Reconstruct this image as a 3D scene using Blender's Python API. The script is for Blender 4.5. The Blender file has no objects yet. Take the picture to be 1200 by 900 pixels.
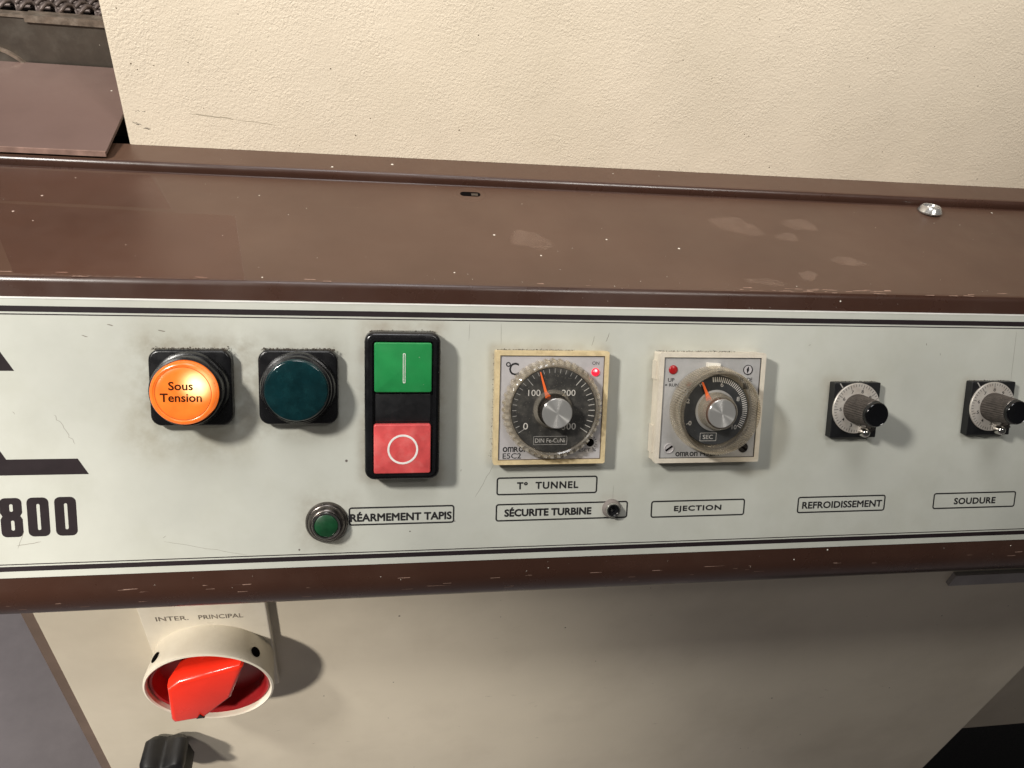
import bpy, bmesh, math, random
from mathutils import Matrix, Vector
random.seed(7)
S = bpy.context.scene
COL = S.collection
MM = 0.001
TILT = math.radians(30.509)
PI = math.pi

# ------------------------------------------------------------------ camera
cam = bpy.data.cameras.new('camera')
cam.sensor_width = 36.0
cam.lens = 887.378 / 1200 * 36.0
cam.clip_start = 0.01
cam.clip_end = 50
co = bpy.data.objects.new('camera', cam)
COL.objects.link(co)
RW = ROWS = None
_rows = [(0.98617684, -0.12706, 0.10635), (0.00050291, -0.63960, -0.76871), (0.16569547, 0.75814, -0.63070)]
def norm(v): return Vector(v).normalized()
r0 = norm(_rows[0]); r2 = norm(_rows[2]); r2 = (r2 - r0 * r0.dot(r2)).normalized(); r1 = r2.cross(r0)
M = Matrix((( r0.x, -r1.x, -r2.x, -42.377 * MM), (r0.y, -r1.y, -r2.y, -252.01 * MM), (r0.z, -r1.z, -r2.z, 181.48 * MM), (0, 0, 0, 1)))
co.matrix_world = M
S.camera = co

# ------------------------------------------------------------------ light
W = bpy.data.worlds.new('World'); S.world = W; W.use_nodes = True
bg = W.node_tree.nodes['Background']
bg.inputs[0].default_value = (1.0, 0.98, 0.93, 1); bg.inputs[1].default_value = 0.055
def lamp(name, kind, loc, target, power, size, color, spot=None, blend=1.0):
    l = bpy.data.lights.new(name, kind); l.energy = power; l.color = color
    if kind == 'AREA': l.shape = 'DISK'; l.size = size
    else: l.shadow_soft_size = size
    if kind == 'SPOT': l.spot_size = math.radians(spot); l.spot_blend = blend
    o = bpy.data.objects.new(name, l); COL.objects.link(o)
    loc = Vector(loc); d = Vector(target) - loc
    o.location = loc; o.rotation_euler = d.to_track_quat('-Z', 'Y').to_euler()
    return o
lamp('key_lamp', 'AREA', (-0.455, -0.235, 0.475), (-0.05, 0.0, 0.0), 5.6, 0.078, (1.0, 0.965, 0.90))
lamp('overhead_fill', 'AREA', (-0.1, -0.14, 1.6), (0.0, 0.03, 0.0), 7.5, 0.6, (0.98, 0.98, 1.0))  # unseen soft fill added overhead to lift the console top and panel
lamp('hood_fill', 'SPOT', (0.42, -0.55, 1.0), (0.20, 0.12, 0.37), 72, 0.2, (1.0, 0.96, 0.90), 40, 1.0)  # unseen spot added to brighten the hood while sparing the panel
lamp('low_lamp', 'SPOT', (-0.98, -0.85, 0.60), (-0.165, 0.0, -0.30), 95, 0.055, (1.0, 0.93, 0.84), 21, 1.0)
S.render.engine = 'CYCLES'; S.cycles.transparent_max_bounces = 40
S.view_settings.view_transform = 'Standard'; S.view_settings.look = 'None'
S.view_settings.exposure = 0.0; S.view_settings.gamma = 1.0; S.view_settings.use_curve_mapping = False

# ------------------------------------------------------------------ materials
def mat(name, color, rough=0.5, metal=0.0, var=0.12, vscale=60, bump=0.0, bscale=800, bdist=0.0002,
        specks=0.0, speck_col=(0.75, 0.70, 0.62), speck_scale=180, spec=0.5, coat=0.0, aniso=0.0,
        stain=None, stain_amt=0.0, stain_scale=25, rvar=0.15, streak=0.0, alpha=1.0, distort=0.0):
    m = bpy.data.materials.new(name); m.use_nodes = True
    nt = m.node_tree; N = nt.nodes; L = nt.links
    b = N['Principled BSDF']
    tc = N.new('ShaderNodeTexCoord')
    def noise(scale, detail=4, rough_=0.55, vec=None, dist=0.0):
        n = N.new('ShaderNodeTexNoise'); n.inputs['Scale'].default_value = scale
        n.inputs['Detail'].default_value = detail; n.inputs['Roughness'].default_value = rough_
        n.inputs['Distortion'].default_value = dist
        L.new(vec or tc.outputs['Object'], n.inputs['Vector']); return n
    def ramp(inp, a, b_, ca=0.0, cb=1.0):
        r = N.new('ShaderNodeMapRange'); r.inputs[1].default_value = a; r.inputs[2].default_value = b_
        r.inputs[3].default_value = ca; r.inputs[4].default_value = cb; L.new(inp, r.inputs[0]); return r.outputs[0]
    def mix(f, A, B):
        x = N.new('ShaderNodeMix'); x.data_type = 'RGBA'
        if isinstance(f, float): x.inputs[0].default_value = f
        else: L.new(f, x.inputs[0])
        for i, v in ((6, A), (7, B)):
            if isinstance(v, tuple): x.inputs[i].default_value = (*v[:3], 1)
            else: L.new(v, x.inputs[i])
        return x.outputs[2]
    col = tuple(color)
    n1 = noise(vscale, 6, 0.6)
    dark = tuple(c * (1 - var) for c in color); light = tuple(min(1, c * (1 + var * 0.7)) for c in color)
    out = mix(ramp(n1.outputs[0], 0.3, 0.7), dark, light)
    if stain:
        n2 = noise(stain_scale, 5, 0.65)
        out = mix(ramp(n2.outputs[0], 0.48, 0.78, 0, stain_amt), out, tuple(stain))
    if specks > 0:
        v = N.new('ShaderNodeTexVoronoi'); v.inputs['Scale'].default_value = speck_scale * 2.6
        L.new(tc.outputs['Object'], v.inputs['Vector'])
        wn = N.new('ShaderNodeTexWhiteNoise'); L.new(v.outputs['Color'], wn.inputs['Vector'])
        thr = N.new('ShaderNodeMath'); thr.operation = 'LESS_THAN'; L.new(v.outputs['Distance'], thr.inputs[0])
        sz = ramp(wn.outputs[0], 1 - min(0.9, specks * 6), 1.0, 0.0, 0.20); L.new(sz, thr.inputs[1])
        out = mix(thr.outputs[0], out, tuple(speck_col))
    if streak > 0:
        mp = N.new('ShaderNodeMapping'); mp.inputs['Scale'].default_value = (18, 900, 900)
        L.new(tc.outputs['Object'], mp.inputs['Vector'])
        n3 = noise(1.0, 3, 0.6, mp.outputs[0])
        out = mix(ramp(n3.outputs[0], 0.70, 0.80, 0, streak), out, (0.55, 0.48, 0.42))
    L.new(out, b.inputs['Base Color'])
    nr = noise(vscale * 1.7, 5)
    L.new(ramp(nr.outputs[0], 0.3, 0.7, max(0.02, rough - rvar / 2), min(1, rough + rvar / 2)), b.inputs['Roughness'])
    b.inputs['Metallic'].default_value = metal
    b.inputs['Specular IOR Level'].default_value = spec
    b.inputs['Coat Weight'].default_value = coat; b.inputs['Coat Roughness'].default_value = 0.12
    if aniso:
        b.inputs['Anisotropic'].default_value = aniso
    if bump > 0:
        nb = noise(bscale, 3, 0.5, None, distort)
        lowf = noise(bscale * 0.05, 3); hgt = N.new('ShaderNodeMath'); hgt.operation = 'MULTIPLY'
        L.new(nb.outputs[0], hgt.inputs[0]); L.new(ramp(lowf.outputs[0], 0.3, 0.7, 0.55, 1.25), hgt.inputs[1])
        bp = N.new('ShaderNodeBump'); bp.inputs['Strength'].default_value = bump; bp.inputs['Distance'].default_value = bdist
        L.new(hgt.outputs[0], bp.inputs['Height']); L.new(bp.outputs[0], b.inputs['Normal'])
    m['h'] = 1
    return m
def node_add(m):
    return m.node_tree.nodes, m.node_tree.links, m.node_tree.nodes['Principled BSDF']

BROWN = mat('brown_enamel', (0.046, 0.020, 0.013), 0.30, var=0.12, vscale=22, bump=0.12, bscale=1500, bdist=0.0001, specks=0.003,
            speck_scale=120, spec=0.5, stain=(0.080, 0.045, 0.033), stain_amt=0.35, stain_scale=26, rvar=0.14, streak=0.10)
TOP_BROWN = mat('top_brown_enamel', (0.086, 0.046, 0.030), 0.42, var=0.12, vscale=16, bump=0.12, bscale=1500, bdist=0.0001, specks=0.003,
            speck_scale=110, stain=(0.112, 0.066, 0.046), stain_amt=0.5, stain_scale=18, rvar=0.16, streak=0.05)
COVER = mat('brown_cover_paint', (0.160, 0.103, 0.088), 0.45, var=0.12, vscale=30, specks=0.002, speck_scale=120, bump=0.15, bscale=900, bdist=0.0001,
            stain=(0.12, 0.08, 0.07), stain_amt=0.4, stain_scale=30)
CREAM = mat('cream_textured_enamel', (0.78, 0.68, 0.54), 0.45, var=0.06, vscale=13, bump=0.68, bscale=980, bdist=0.00055, specks=0.006,
            speck_col=(0.10, 0.07, 0.04), speck_scale=200, stain=(0.60, 0.52, 0.38), stain_amt=0.35, stain_scale=9, distort=0.6)
CABINET = mat('cream_cabinet_enamel', (0.70, 0.635, 0.51), 0.45, var=0.05, vscale=12, bump=0.20, bscale=500, bdist=0.0002,
              stain=(0.5, 0.44, 0.34), stain_amt=0.5, stain_scale=9, specks=0.002, speck_col=(0.12, 0.1, 0.08), speck_scale=120)
BLACK = mat('black_plastic', (0.006, 0.006, 0.007), 0.27, var=0.3, vscale=120, specks=0.006, speck_scale=700, speck_col=(0.16, 0.15, 0.14), bump=0.1, bscale=1500)
BLACK_MATT = mat('matt_black_plastic', (0.007, 0.007, 0.008), 0.42, var=0.4, vscale=200, specks=0.008, speck_scale=900, speck_col=(0.12, 0.11, 0.1))
GLOSSBLACK = mat('gloss_black_cap', (0.003, 0.003, 0.004), 0.10, var=0.2, vscale=200, rvar=0.04)
INK = mat('black_ink', (0.010, 0.009, 0.010), 0.6, var=0.2, vscale=300)
INKB = mat('brown_black_ink', (0.013, 0.007, 0.009), 0.7, var=0.25, vscale=90, spec=0.3)
WHITE_INK = mat('white_ink', (0.80, 0.78, 0.74), 0.5, var=0.1, vscale=400)
DIAL_INK = mat('dull_white_ink', (0.52, 0.49, 0.44), 0.5, var=0.2, vscale=500)
GREY_INK = mat('worn_white_ink', (0.42, 0.40, 0.37), 0.5, var=0.3, vscale=500)
GREEN = mat('green_button_plastic', (0.016, 0.23, 0.060), 0.36, var=0.15, vscale=90, specks=0.003, speck_scale=400, bump=0.1, bscale=900)
RED = mat('worn_red_button_plastic', (0.66, 0.085, 0.085), 0.40, var=0.25, vscale=130, stain=(0.74, 0.22, 0.20), stain_amt=0.7, stain_scale=120, bump=0.25, bscale=600)
RED_GLOSS = mat('glossy_red_plastic', (0.80, 0.030, 0.012), 0.22, var=0.06, vscale=60, coat=0.4, specks=0.0)
RED_DARK = mat('red_collar_plastic', (0.32, 0.012, 0.014), 0.35, var=0.2, vscale=80)
SW_CREAM = mat('cream_switch_plastic', (0.78, 0.72, 0.60), 0.32, var=0.06, vscale=40, bump=0.05, stain=(0.5, 0.42, 0.3), stain_amt=0.3, stain_scale=60)
GOLD = mat('yellowed_cream_plastic', (0.66, 0.53, 0.31), 0.45, var=0.2, vscale=150, stain=(0.30, 0.2, 0.09), stain_amt=0.55, stain_scale=160, bump=0.1)
IVORY = mat('ivory_plastic', (0.66, 0.60, 0.50), 0.42, var=0.1, vscale=120, stain=(0.4, 0.34, 0.26), stain_amt=0.5, stain_scale=130)
SILVER = mat('silver_face_print', (0.50, 0.475, 0.475), 0.42, metal=0.15, var=0.08, vscale=120, stain=(0.36, 0.33, 0.31), stain_amt=0.4, stain_scale=90)
SILVER2 = mat('grey_face_print', (0.44, 0.43, 0.42), 0.42, metal=0.2, var=0.1, vscale=140, stain=(0.25, 0.24, 0.22), stain_amt=0.4, stain_scale=90)
DIALBLACK = mat('dusty_black_dial', (0.030, 0.028, 0.025), 0.55, var=0.4, vscale=260, specks=0.09, speck_scale=700, speck_col=(0.24, 0.215, 0.17),
                stain=(0.085, 0.078, 0.064), stain_amt=0.6, stain_scale=260)
DIALBLACK2 = mat('black_dial', (0.028, 0.029, 0.030), 0.5, var=0.3, vscale=260, specks=0.01, speck_scale=600, speck_col=(0.15, 0.14, 0.12))
ORANGE = mat('orange_pointer_paint', (0.86, 0.15, 0.03), 0.5, var=0.1, vscale=300)
CHROME = mat('chrome', (0.62, 0.60, 0.57), 0.16, metal=1.0, var=0.2, vscale=500, rvar=0.1, bump=0.1, bscale=1500, bdist=0.00005)
GUN = mat('tarnished_metal', (0.13, 0.115, 0.105), 0.28, metal=0.9, var=0.3, vscale=350, rvar=0.2)
DIALMETAL = mat('satin_scale_disc', (0.58, 0.54, 0.49), 0.40, metal=0.30, var=0.1, vscale=200, stain=(0.36, 0.27, 0.2), stain_amt=0.5, stain_scale=170)
KNURL = mat('dusty_knurled_grip', (0.060, 0.049, 0.042), 0.6, var=0.5, vscale=500, specks=0.03, speck_scale=700, speck_col=(0.26, 0.22, 0.18))
STEEL = mat('oily_dark_steel', (0.105, 0.088, 0.072), 0.42, metal=0.5, var=0.35, vscale=45, stain=(0.22, 0.20, 0.17), stain_amt=0.5, stain_scale=70,
            specks=0.012, speck_scale=70, speck_col=(0.5, 0.46, 0.40), bump=0.2, bscale=300)
RUST = mat('rubbed_steel_edge', (0.30, 0.24, 0.19), 0.4, metal=0.6, var=0.5, vscale=160, stain=(0.55, 0.48, 0.4), stain_amt=0.7, stain_scale=220)
WIRE = mat('sooty_belt_wire', (0.14, 0.11, 0.10), 0.5, metal=0.4, var=0.3, vscale=200)
FLOOR = mat('grey_floor_paint', (0.74, 0.66, 0.68), 0.55, var=0.12, vscale=4, stain=(0.52, 0.46, 0.48), stain_amt=0.9, stain_scale=5, bump=0.3, bscale=90, bdist=0.002)
GRIME = mat('caked_brown_grime', (0.055, 0.040, 0.028), 0.9, var=0.5, vscale=600)
GRIT = mat('pale_grit', (0.72, 0.66, 0.58), 0.8, var=0.2)
SMEAR = mat('dried_smear', (0.31, 0.215, 0.175), 0.6, var=0.15, vscale=150)
GREYBAR = mat('grey_bracket_paint', (0.36, 0.34, 0.335), 0.6)
DARKVOID = mat('void_black', (0.006, 0.005, 0.005), 1.0, spec=0.0, rvar=0)  # black in place of the shade inside holes, gaps and under the belt
SIDEBROWN = mat('strip_brown', (0.16, 0.115, 0.09), 0.5)

# fascia: light grey-green film, grimy round the controls
def fascia_mat():
    m = mat('grey_green_film', (0.502, 0.508, 0.455), 0.42, var=0.13, vscale=12, bump=0.06, bscale=60, bdist=0.0004,
            specks=0.0015, speck_col=(0.13, 0.11, 0.1), speck_scale=110, rvar=0.1, stain=(0.40, 0.40, 0.33), stain_amt=0.55, stain_scale=19)
    N, L, b = node_add(m)
    src = b.inputs['Base Color'].links[0].from_socket
    tc = N.new('ShaderNodeTexCoord')
    nz = N.new('ShaderNodeTexNoise'); nz.inputs['Scale'].default_value = 55; nz.inputs['Detail'].default_value = 6; nz.inputs['Roughness'].default_value = 0.65
    L.new(tc.outputs['Object'], nz.inputs['Vector'])
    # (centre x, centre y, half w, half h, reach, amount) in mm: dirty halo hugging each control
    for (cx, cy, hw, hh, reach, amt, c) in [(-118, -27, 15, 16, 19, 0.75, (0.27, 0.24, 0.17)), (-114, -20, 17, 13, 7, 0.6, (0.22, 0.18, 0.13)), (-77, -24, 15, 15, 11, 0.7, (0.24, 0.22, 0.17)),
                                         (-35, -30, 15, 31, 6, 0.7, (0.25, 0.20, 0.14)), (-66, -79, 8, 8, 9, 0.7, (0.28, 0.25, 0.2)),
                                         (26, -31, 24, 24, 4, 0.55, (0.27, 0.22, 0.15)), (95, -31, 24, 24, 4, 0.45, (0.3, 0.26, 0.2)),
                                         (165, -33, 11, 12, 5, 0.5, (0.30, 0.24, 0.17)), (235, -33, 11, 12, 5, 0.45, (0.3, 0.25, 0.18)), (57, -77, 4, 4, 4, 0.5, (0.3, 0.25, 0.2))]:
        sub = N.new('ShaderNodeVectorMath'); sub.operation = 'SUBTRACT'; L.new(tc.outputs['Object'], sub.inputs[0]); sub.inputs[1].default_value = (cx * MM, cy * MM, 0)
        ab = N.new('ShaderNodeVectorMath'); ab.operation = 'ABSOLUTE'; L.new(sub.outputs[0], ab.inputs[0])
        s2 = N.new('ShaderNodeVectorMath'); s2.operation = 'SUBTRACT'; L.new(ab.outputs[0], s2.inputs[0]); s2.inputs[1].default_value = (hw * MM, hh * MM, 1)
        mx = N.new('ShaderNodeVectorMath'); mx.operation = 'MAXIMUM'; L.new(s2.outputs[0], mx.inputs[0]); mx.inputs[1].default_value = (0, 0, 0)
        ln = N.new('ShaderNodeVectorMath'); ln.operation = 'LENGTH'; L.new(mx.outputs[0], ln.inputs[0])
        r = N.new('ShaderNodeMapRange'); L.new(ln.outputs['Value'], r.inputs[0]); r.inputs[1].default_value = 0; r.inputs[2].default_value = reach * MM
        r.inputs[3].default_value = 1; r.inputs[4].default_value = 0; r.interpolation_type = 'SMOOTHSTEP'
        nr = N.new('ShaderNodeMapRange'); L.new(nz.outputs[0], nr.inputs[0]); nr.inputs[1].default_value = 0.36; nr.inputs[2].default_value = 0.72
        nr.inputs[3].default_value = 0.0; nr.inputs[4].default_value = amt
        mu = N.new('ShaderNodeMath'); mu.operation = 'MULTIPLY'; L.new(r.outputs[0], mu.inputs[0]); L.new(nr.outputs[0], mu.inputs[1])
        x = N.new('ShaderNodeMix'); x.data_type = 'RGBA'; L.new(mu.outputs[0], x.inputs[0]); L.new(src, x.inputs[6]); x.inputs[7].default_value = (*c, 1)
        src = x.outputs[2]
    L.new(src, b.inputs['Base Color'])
    return m
FASCIA = fascia_mat()

def clear_mat(name, tint, opac, rough, frost=(0.5, 0.46, 0.4), gloss=1.0):
    """clear acrylic: tinted see-through body, a little haze of dust, glossy skin"""
    m = bpy.data.materials.new(name); m.use_nodes = True
    N = m.node_tree.nodes; L = m.node_tree.links
    for n in list(N):
        if n.type != 'OUTPUT_MATERIAL': N.remove(n)
    out = [n for n in N if n.type == 'OUTPUT_MATERIAL'][0]
    tr = N.new('ShaderNodeBsdfTransparent'); tr.inputs[0].default_value = (*tint, 1)
    df = N.new('ShaderNodeBsdfDiffuse'); df.inputs[0].default_value = (*frost, 1)
    gl = N.new('ShaderNodeBsdfGlossy'); gl.inputs[0].default_value = (1, 1, 1, 1); gl.inputs['Roughness'].default_value = rough
    tc = N.new('ShaderNodeTexCoord'); nz = N.new('ShaderNodeTexNoise'); nz.inputs['Scale'].default_value = 110; nz.inputs['Detail'].default_value = 3
    L.new(tc.outputs['Object'], nz.inputs['Vector'])
    mr = N.new('ShaderNodeMapRange'); L.new(nz.outputs[0], mr.inputs[0]); mr.inputs[1].default_value = 0.3; mr.inputs[2].default_value = 0.75
    mr.inputs[3].default_value = opac * 0.4; mr.inputs[4].default_value = min(1, opac * 1.7)
    m1 = N.new('ShaderNodeMixShader'); L.new(mr.outputs[0], m1.inputs[0]); L.new(tr.outputs[0], m1.inputs[1]); L.new(df.outputs[0], m1.inputs[2])
    lw = N.new('ShaderNodeLayerWeight'); lw.inputs[0].default_value = 0.5
    pw = N.new('ShaderNodeMath'); pw.operation = 'POWER'; L.new(lw.outputs['Facing'], pw.inputs[0]); pw.inputs[1].default_value = 3.5
    fr = N.new('ShaderNodeMath'); fr.operation = 'MULTIPLY_ADD'; L.new(pw.outputs[0], fr.inputs[0]); fr.inputs[1].default_value = 0.55 * gloss; fr.inputs[2].default_value = 0.05 * gloss
    m2 = N.new('ShaderNodeMixShader'); L.new(fr.outputs[0], m2.inputs[0]); L.new(m1.outputs[0], m2.inputs[1]); L.new(gl.outputs[0], m2.inputs[2])
    L.new(m2.outputs[0], out.inputs[0])
    return m
ACRYLIC = clear_mat('dusty_clear_acrylic', (0.88, 0.85, 0.79), 0.14, 0.10, (0.66, 0.61, 0.53))
ACRYL2 = clear_mat('clear_acrylic', (0.88, 0.85, 0.79), 0.055, 0.08, (0.62, 0.56, 0.48))
ACRYLIC_THIN = clear_mat('clear_acrylic_face', (0.95, 0.94, 0.92), 0.03, 0.06)
FILM = clear_mat('clear_tape_film', (0.91, 0.84, 0.82), 0.012, 0.35, (0.5, 0.38, 0.34), gloss=0.35)

# spun aluminium knob top: radial tangent gives the bow-tie gleam
def spun():
    m = bpy.data.materials.new('spun_aluminium'); m.use_nodes = True
    N, L, b = node_add(m)
    b.inputs['Base Color'].default_value = (0.50, 0.49, 0.47, 1); b.inputs['Metallic'].default_value = 0.62
    b.inputs['Roughness'].default_value = 0.30; b.inputs['Anisotropic'].default_value = 0.95; b.inputs['Anisotropic Rotation'].default_value = 0.25
    tg = N.new('ShaderNodeTangent'); tg.direction_type = 'RADIAL'; tg.axis = 'Z'; L.new(tg.outputs[0], b.inputs['Tangent'])
    return m
SPUN = spun()

def lens_emit(name, base, hot, hotpos, hotr, strength, hotstrength, textured=True):
    m = bpy.data.materials.new(name); m.use_nodes = True
    N, L, b = node_add(m)
    b.inputs['Base Color'].default_value = (base[0] * 0.5, base[1] * 0.5, base[2] * 0.5, 1); b.inputs['Roughness'].default_value = 0.25
    tc = N.new('ShaderNodeTexCoord')
    sub = N.new('ShaderNodeVectorMath'); sub.operation = 'DISTANCE'; L.new(tc.outputs['Object'], sub.inputs[0]); sub.inputs[1].default_value = tuple(c * MM for c in hotpos)
    r = N.new('ShaderNodeMapRange'); r.interpolation_type = 'SMOOTHERSTEP'; L.new(sub.outputs['Value'], r.inputs[0]); r.inputs[1].default_value = 0; r.inputs[2].default_value = hotr * MM
    r.inputs[3].default_value = 1; r.inputs[4].default_value = 0
    nz = N.new('ShaderNodeTexNoise'); nz.inputs['Scale'].default_value = 190; nz.inputs['Detail'].default_value = 6; L.new(tc.outputs['Object'], nz.inputs['Vector'])
    x = N.new('ShaderNodeMix'); x.data_type = 'RGBA'; L.new(r.outputs[0], x.inputs[0]); x.inputs[6].default_value = (*base, 1); x.inputs[7].default_value = (*hot, 1)
    L.new(x.outputs[2], b.inputs['Emission Color'])
    nr = N.new('ShaderNodeMapRange'); L.new(nz.outputs[0], nr.inputs[0]); nr.inputs[1].default_value = 0.3; nr.inputs[2].default_value = 0.7; nr.inputs[3].default_value = 0.72; nr.inputs[4].default_value = 1.15
    ss = N.new('ShaderNodeMapRange'); L.new(r.outputs[0], ss.inputs[0]); ss.inputs[3].default_value = strength; ss.inputs[4].default_value = hotstrength
    mu = N.new('ShaderNodeMath'); mu.operation = 'MULTIPLY'; L.new(nr.outputs[0], mu.inputs[0]); L.new(ss.outputs[0], mu.inputs[1])
    L.new(mu.outputs[0], b.inputs['Emission Strength'])
    return m

# ------------------------------------------------------------------ mesh helpers (mm in, metres out)
def link(name, bm, m, parent=None, smooth=None, kind=None, label=None):
    me = bpy.data.meshes.new(name)
    bmesh.ops.recalc_face_normals(bm, faces=bm.faces[:]) if kind != 'open' else None
    for v in bm.verts: v.co *= MM
    bm.to_mesh(me); bm.free()
    if smooth:
        for p in me.polygons: p.use_smooth = True
        me.set_sharp_from_angle(angle=math.radians(smooth))
    me.materials.append(m)
    o = bpy.data.objects.new(name, me); COL.objects.link(o)
    if parent: o.parent = parent
    if kind == 'stuff': o['kind'] = 'stuff'
    if label: o['label'] = label
    return o
def rrect(w, h, r, n=6, cx=0, cy=0):
    if r <= 0: return [(cx - w / 2, cy - h / 2), (cx + w / 2, cy - h / 2), (cx + w / 2, cy + h / 2), (cx - w / 2, cy + h / 2)]
    pts = []
    for (sx, sy, a0) in ((1, -1, -90), (1, 1, 0), (-1, 1, 90), (-1, -1, 180)):
        for i in range(n + 1):
            a = math.radians(a0 + 90 * i / n)
            pts.append((cx + sx * (w / 2 - r) + r * math.cos(a), cy + sy * (h / 2 - r) + r * math.sin(a)))
    return pts
def add_rings(bm, rings, cap0=True, cap1=True):
    vs = [[bm.verts.new(p) for p in ring] for ring in rings]
    n = len(rings[0])
    for a, b in zip(vs, vs[1:]):
        for i in range(n):
            j = (i + 1) % n; bm.faces.new((a[i], a[j], b[j], b[i]))
    if cap0: bm.faces.new(list(reversed(vs[0])))
    if cap1: bm.faces.new(vs[-1])
    return bm
def rbox(bm, w, h, z0, z1, r=1, bev=0.4, cx=0, cy=0, n=6, seg=4):
    rings = [[(x, y, z0) for x, y in rrect(w, h, r, n, cx, cy)]]
    for i in range(seg + 1):
        a = PI / 2 * i / seg; ins = bev * (1 - math.cos(a)); zz = z1 - bev + bev * math.sin(a)
        rings.append([(x, y, zz) for x, y in rrect(w - 2 * ins, h - 2 * ins, max(0.02, r - ins) if r > 0 else 0, n, cx, cy)])
    return add_rings(bm, rings)
def box(bm, x0, x1, y0, y1, z0, z1):
    return add_rings(bm, [[(x0, y0, z), (x1, y0, z), (x1, y1, z), (x0, y1, z)] for z in (z0, z1)])
def frame(bm, w, h, r, t, z0, z1, cx=0, cy=0, n=6):
    o = rrect(w, h, r, n, cx, cy); i = rrect(w - 2 * t, h - 2 * t, max(0.05, r - t), n, cx, cy)
    R = [[(x, y, z0) for x, y in o], [(x, y, z1) for x, y in o], [(x, y, z1) for x, y in i], [(x, y, z0) for x, y in i]]
    vs = [[bm.verts.new(p) for p in ring] for ring in R]; k = len(o)
    for a in range(4):
        A, B = vs[a], vs[(a + 1) % 4]
        for q in range(k): bm.faces.new((A[q], A[(q + 1) % k], B[(q + 1) % k], B[q]))
    return bm
def lathe(bm, prof, n=64, cx=0, cy=0, mod=None, closed=False):
    rings = []
    for (r, z) in prof:
        rings.append([(cx + r * (mod(i, n, r, z) if mod else 1) * math.cos(2 * PI * i / n), cy + r * (mod(i, n, r, z) if mod else 1) * math.sin(2 * PI * i / n), z) for i in range(n)])
    vs = []
    for (r, z), ring in zip(prof, rings):
        if r < 1e-4: vs.append([bm.verts.new((cx, cy, z))] * n)
        else: vs.append([bm.verts.new(p) for p in ring])
    pairs = list(zip(vs, vs[1:]))
    if closed: pairs.append((vs[-1], vs[0]))
    for a, b in pairs:
        for i in range(n):
            j = (i + 1) % n
            f = [a[i], a[j], b[j], b[i]]; u = []
            for v in f:
                if v not in u: u.append(v)
            if len(u) > 2: bm.faces.new(u)
    return bm
def disc(bm, r, z0, z1, cx=0, cy=0, n=48, bev=0.1):
    return lathe(bm, [(0, z0), (r, z0), (r, z1 - bev), (r - bev, z1), (0, z1)], n, cx, cy)
def poly(bm, pts, z0, z1):
    return add_rings(bm, [[(x, y, z) for x, y in pts] for z in (z0, z1)])
def ribbon(bm, pts, w, z0, z1):
    """flat strip of varying width following pts"""
    k = len(pts); L_ = []; R_ = []
    for i, (x, y) in enumerate(pts):
        a = pts[max(0, i - 1)]; b = pts[min(k - 1, i + 1)]; dx, dy = b[0] - a[0], b[1] - a[1]; l = math.hypot(dx, dy) or 1
        ww = w * (0.35 if i in (0, k - 1) else 1) / 2
        L_.append((x - dy / l * ww, y + dx / l * ww)); R_.append((x + dy / l * ww, y - dx / l * ww))
    for i in range(k - 1):
        poly(bm, [R_[i], R_[i + 1], L_[i + 1], L_[i]], z0, z1)
    return bm
def bar_at(bm, cx, cy, ang, r0_, r1_, w, z0, z1):
    c, s = math.cos(ang), math.sin(ang)
    def q(a, b): return (cx + c * a - s * b, cy + s * a + c * b)
    return poly(bm, [q(r0_, -w / 2), q(r1_, -w / 2), q(r1_, w / 2), q(r0_, w / 2)], z0, z1)
def curve_mesh(cu, name):
    o = bpy.data.objects.new('tmp', cu); COL.objects.link(o)
    dg = bpy.context.evaluated_depsgraph_get(); dg.update()
    me = bpy.data.meshes.new_from_object(o.evaluated_get(dg))
    bpy.data.objects.remove(o); me.name = name
    return me
def shapes2d(name, splines, m, parent, z, thick=0.03):
    cu = bpy.data.curves.new(name, 'CURVE'); cu.dimensions = '2D'; cu.fill_mode = 'BOTH'; cu.extrude = thick / 2 * MM
    for pts in splines:
        sp = cu.splines.new('POLY'); sp.points.add(len(pts) - 1); sp.use_cyclic_u = True
        for i, (x, y) in enumerate(pts): sp.points[i].co = (x * MM, y * MM, 0, 1)
    me = curve_mesh(cu, name)
    for v in me.vertices: v.co.z += z * MM
    me.materials.clear(); me.materials.append(m)
    o = bpy.data.objects.new(name, me); COL.objects.link(o); o.parent = parent
    return o
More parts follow.
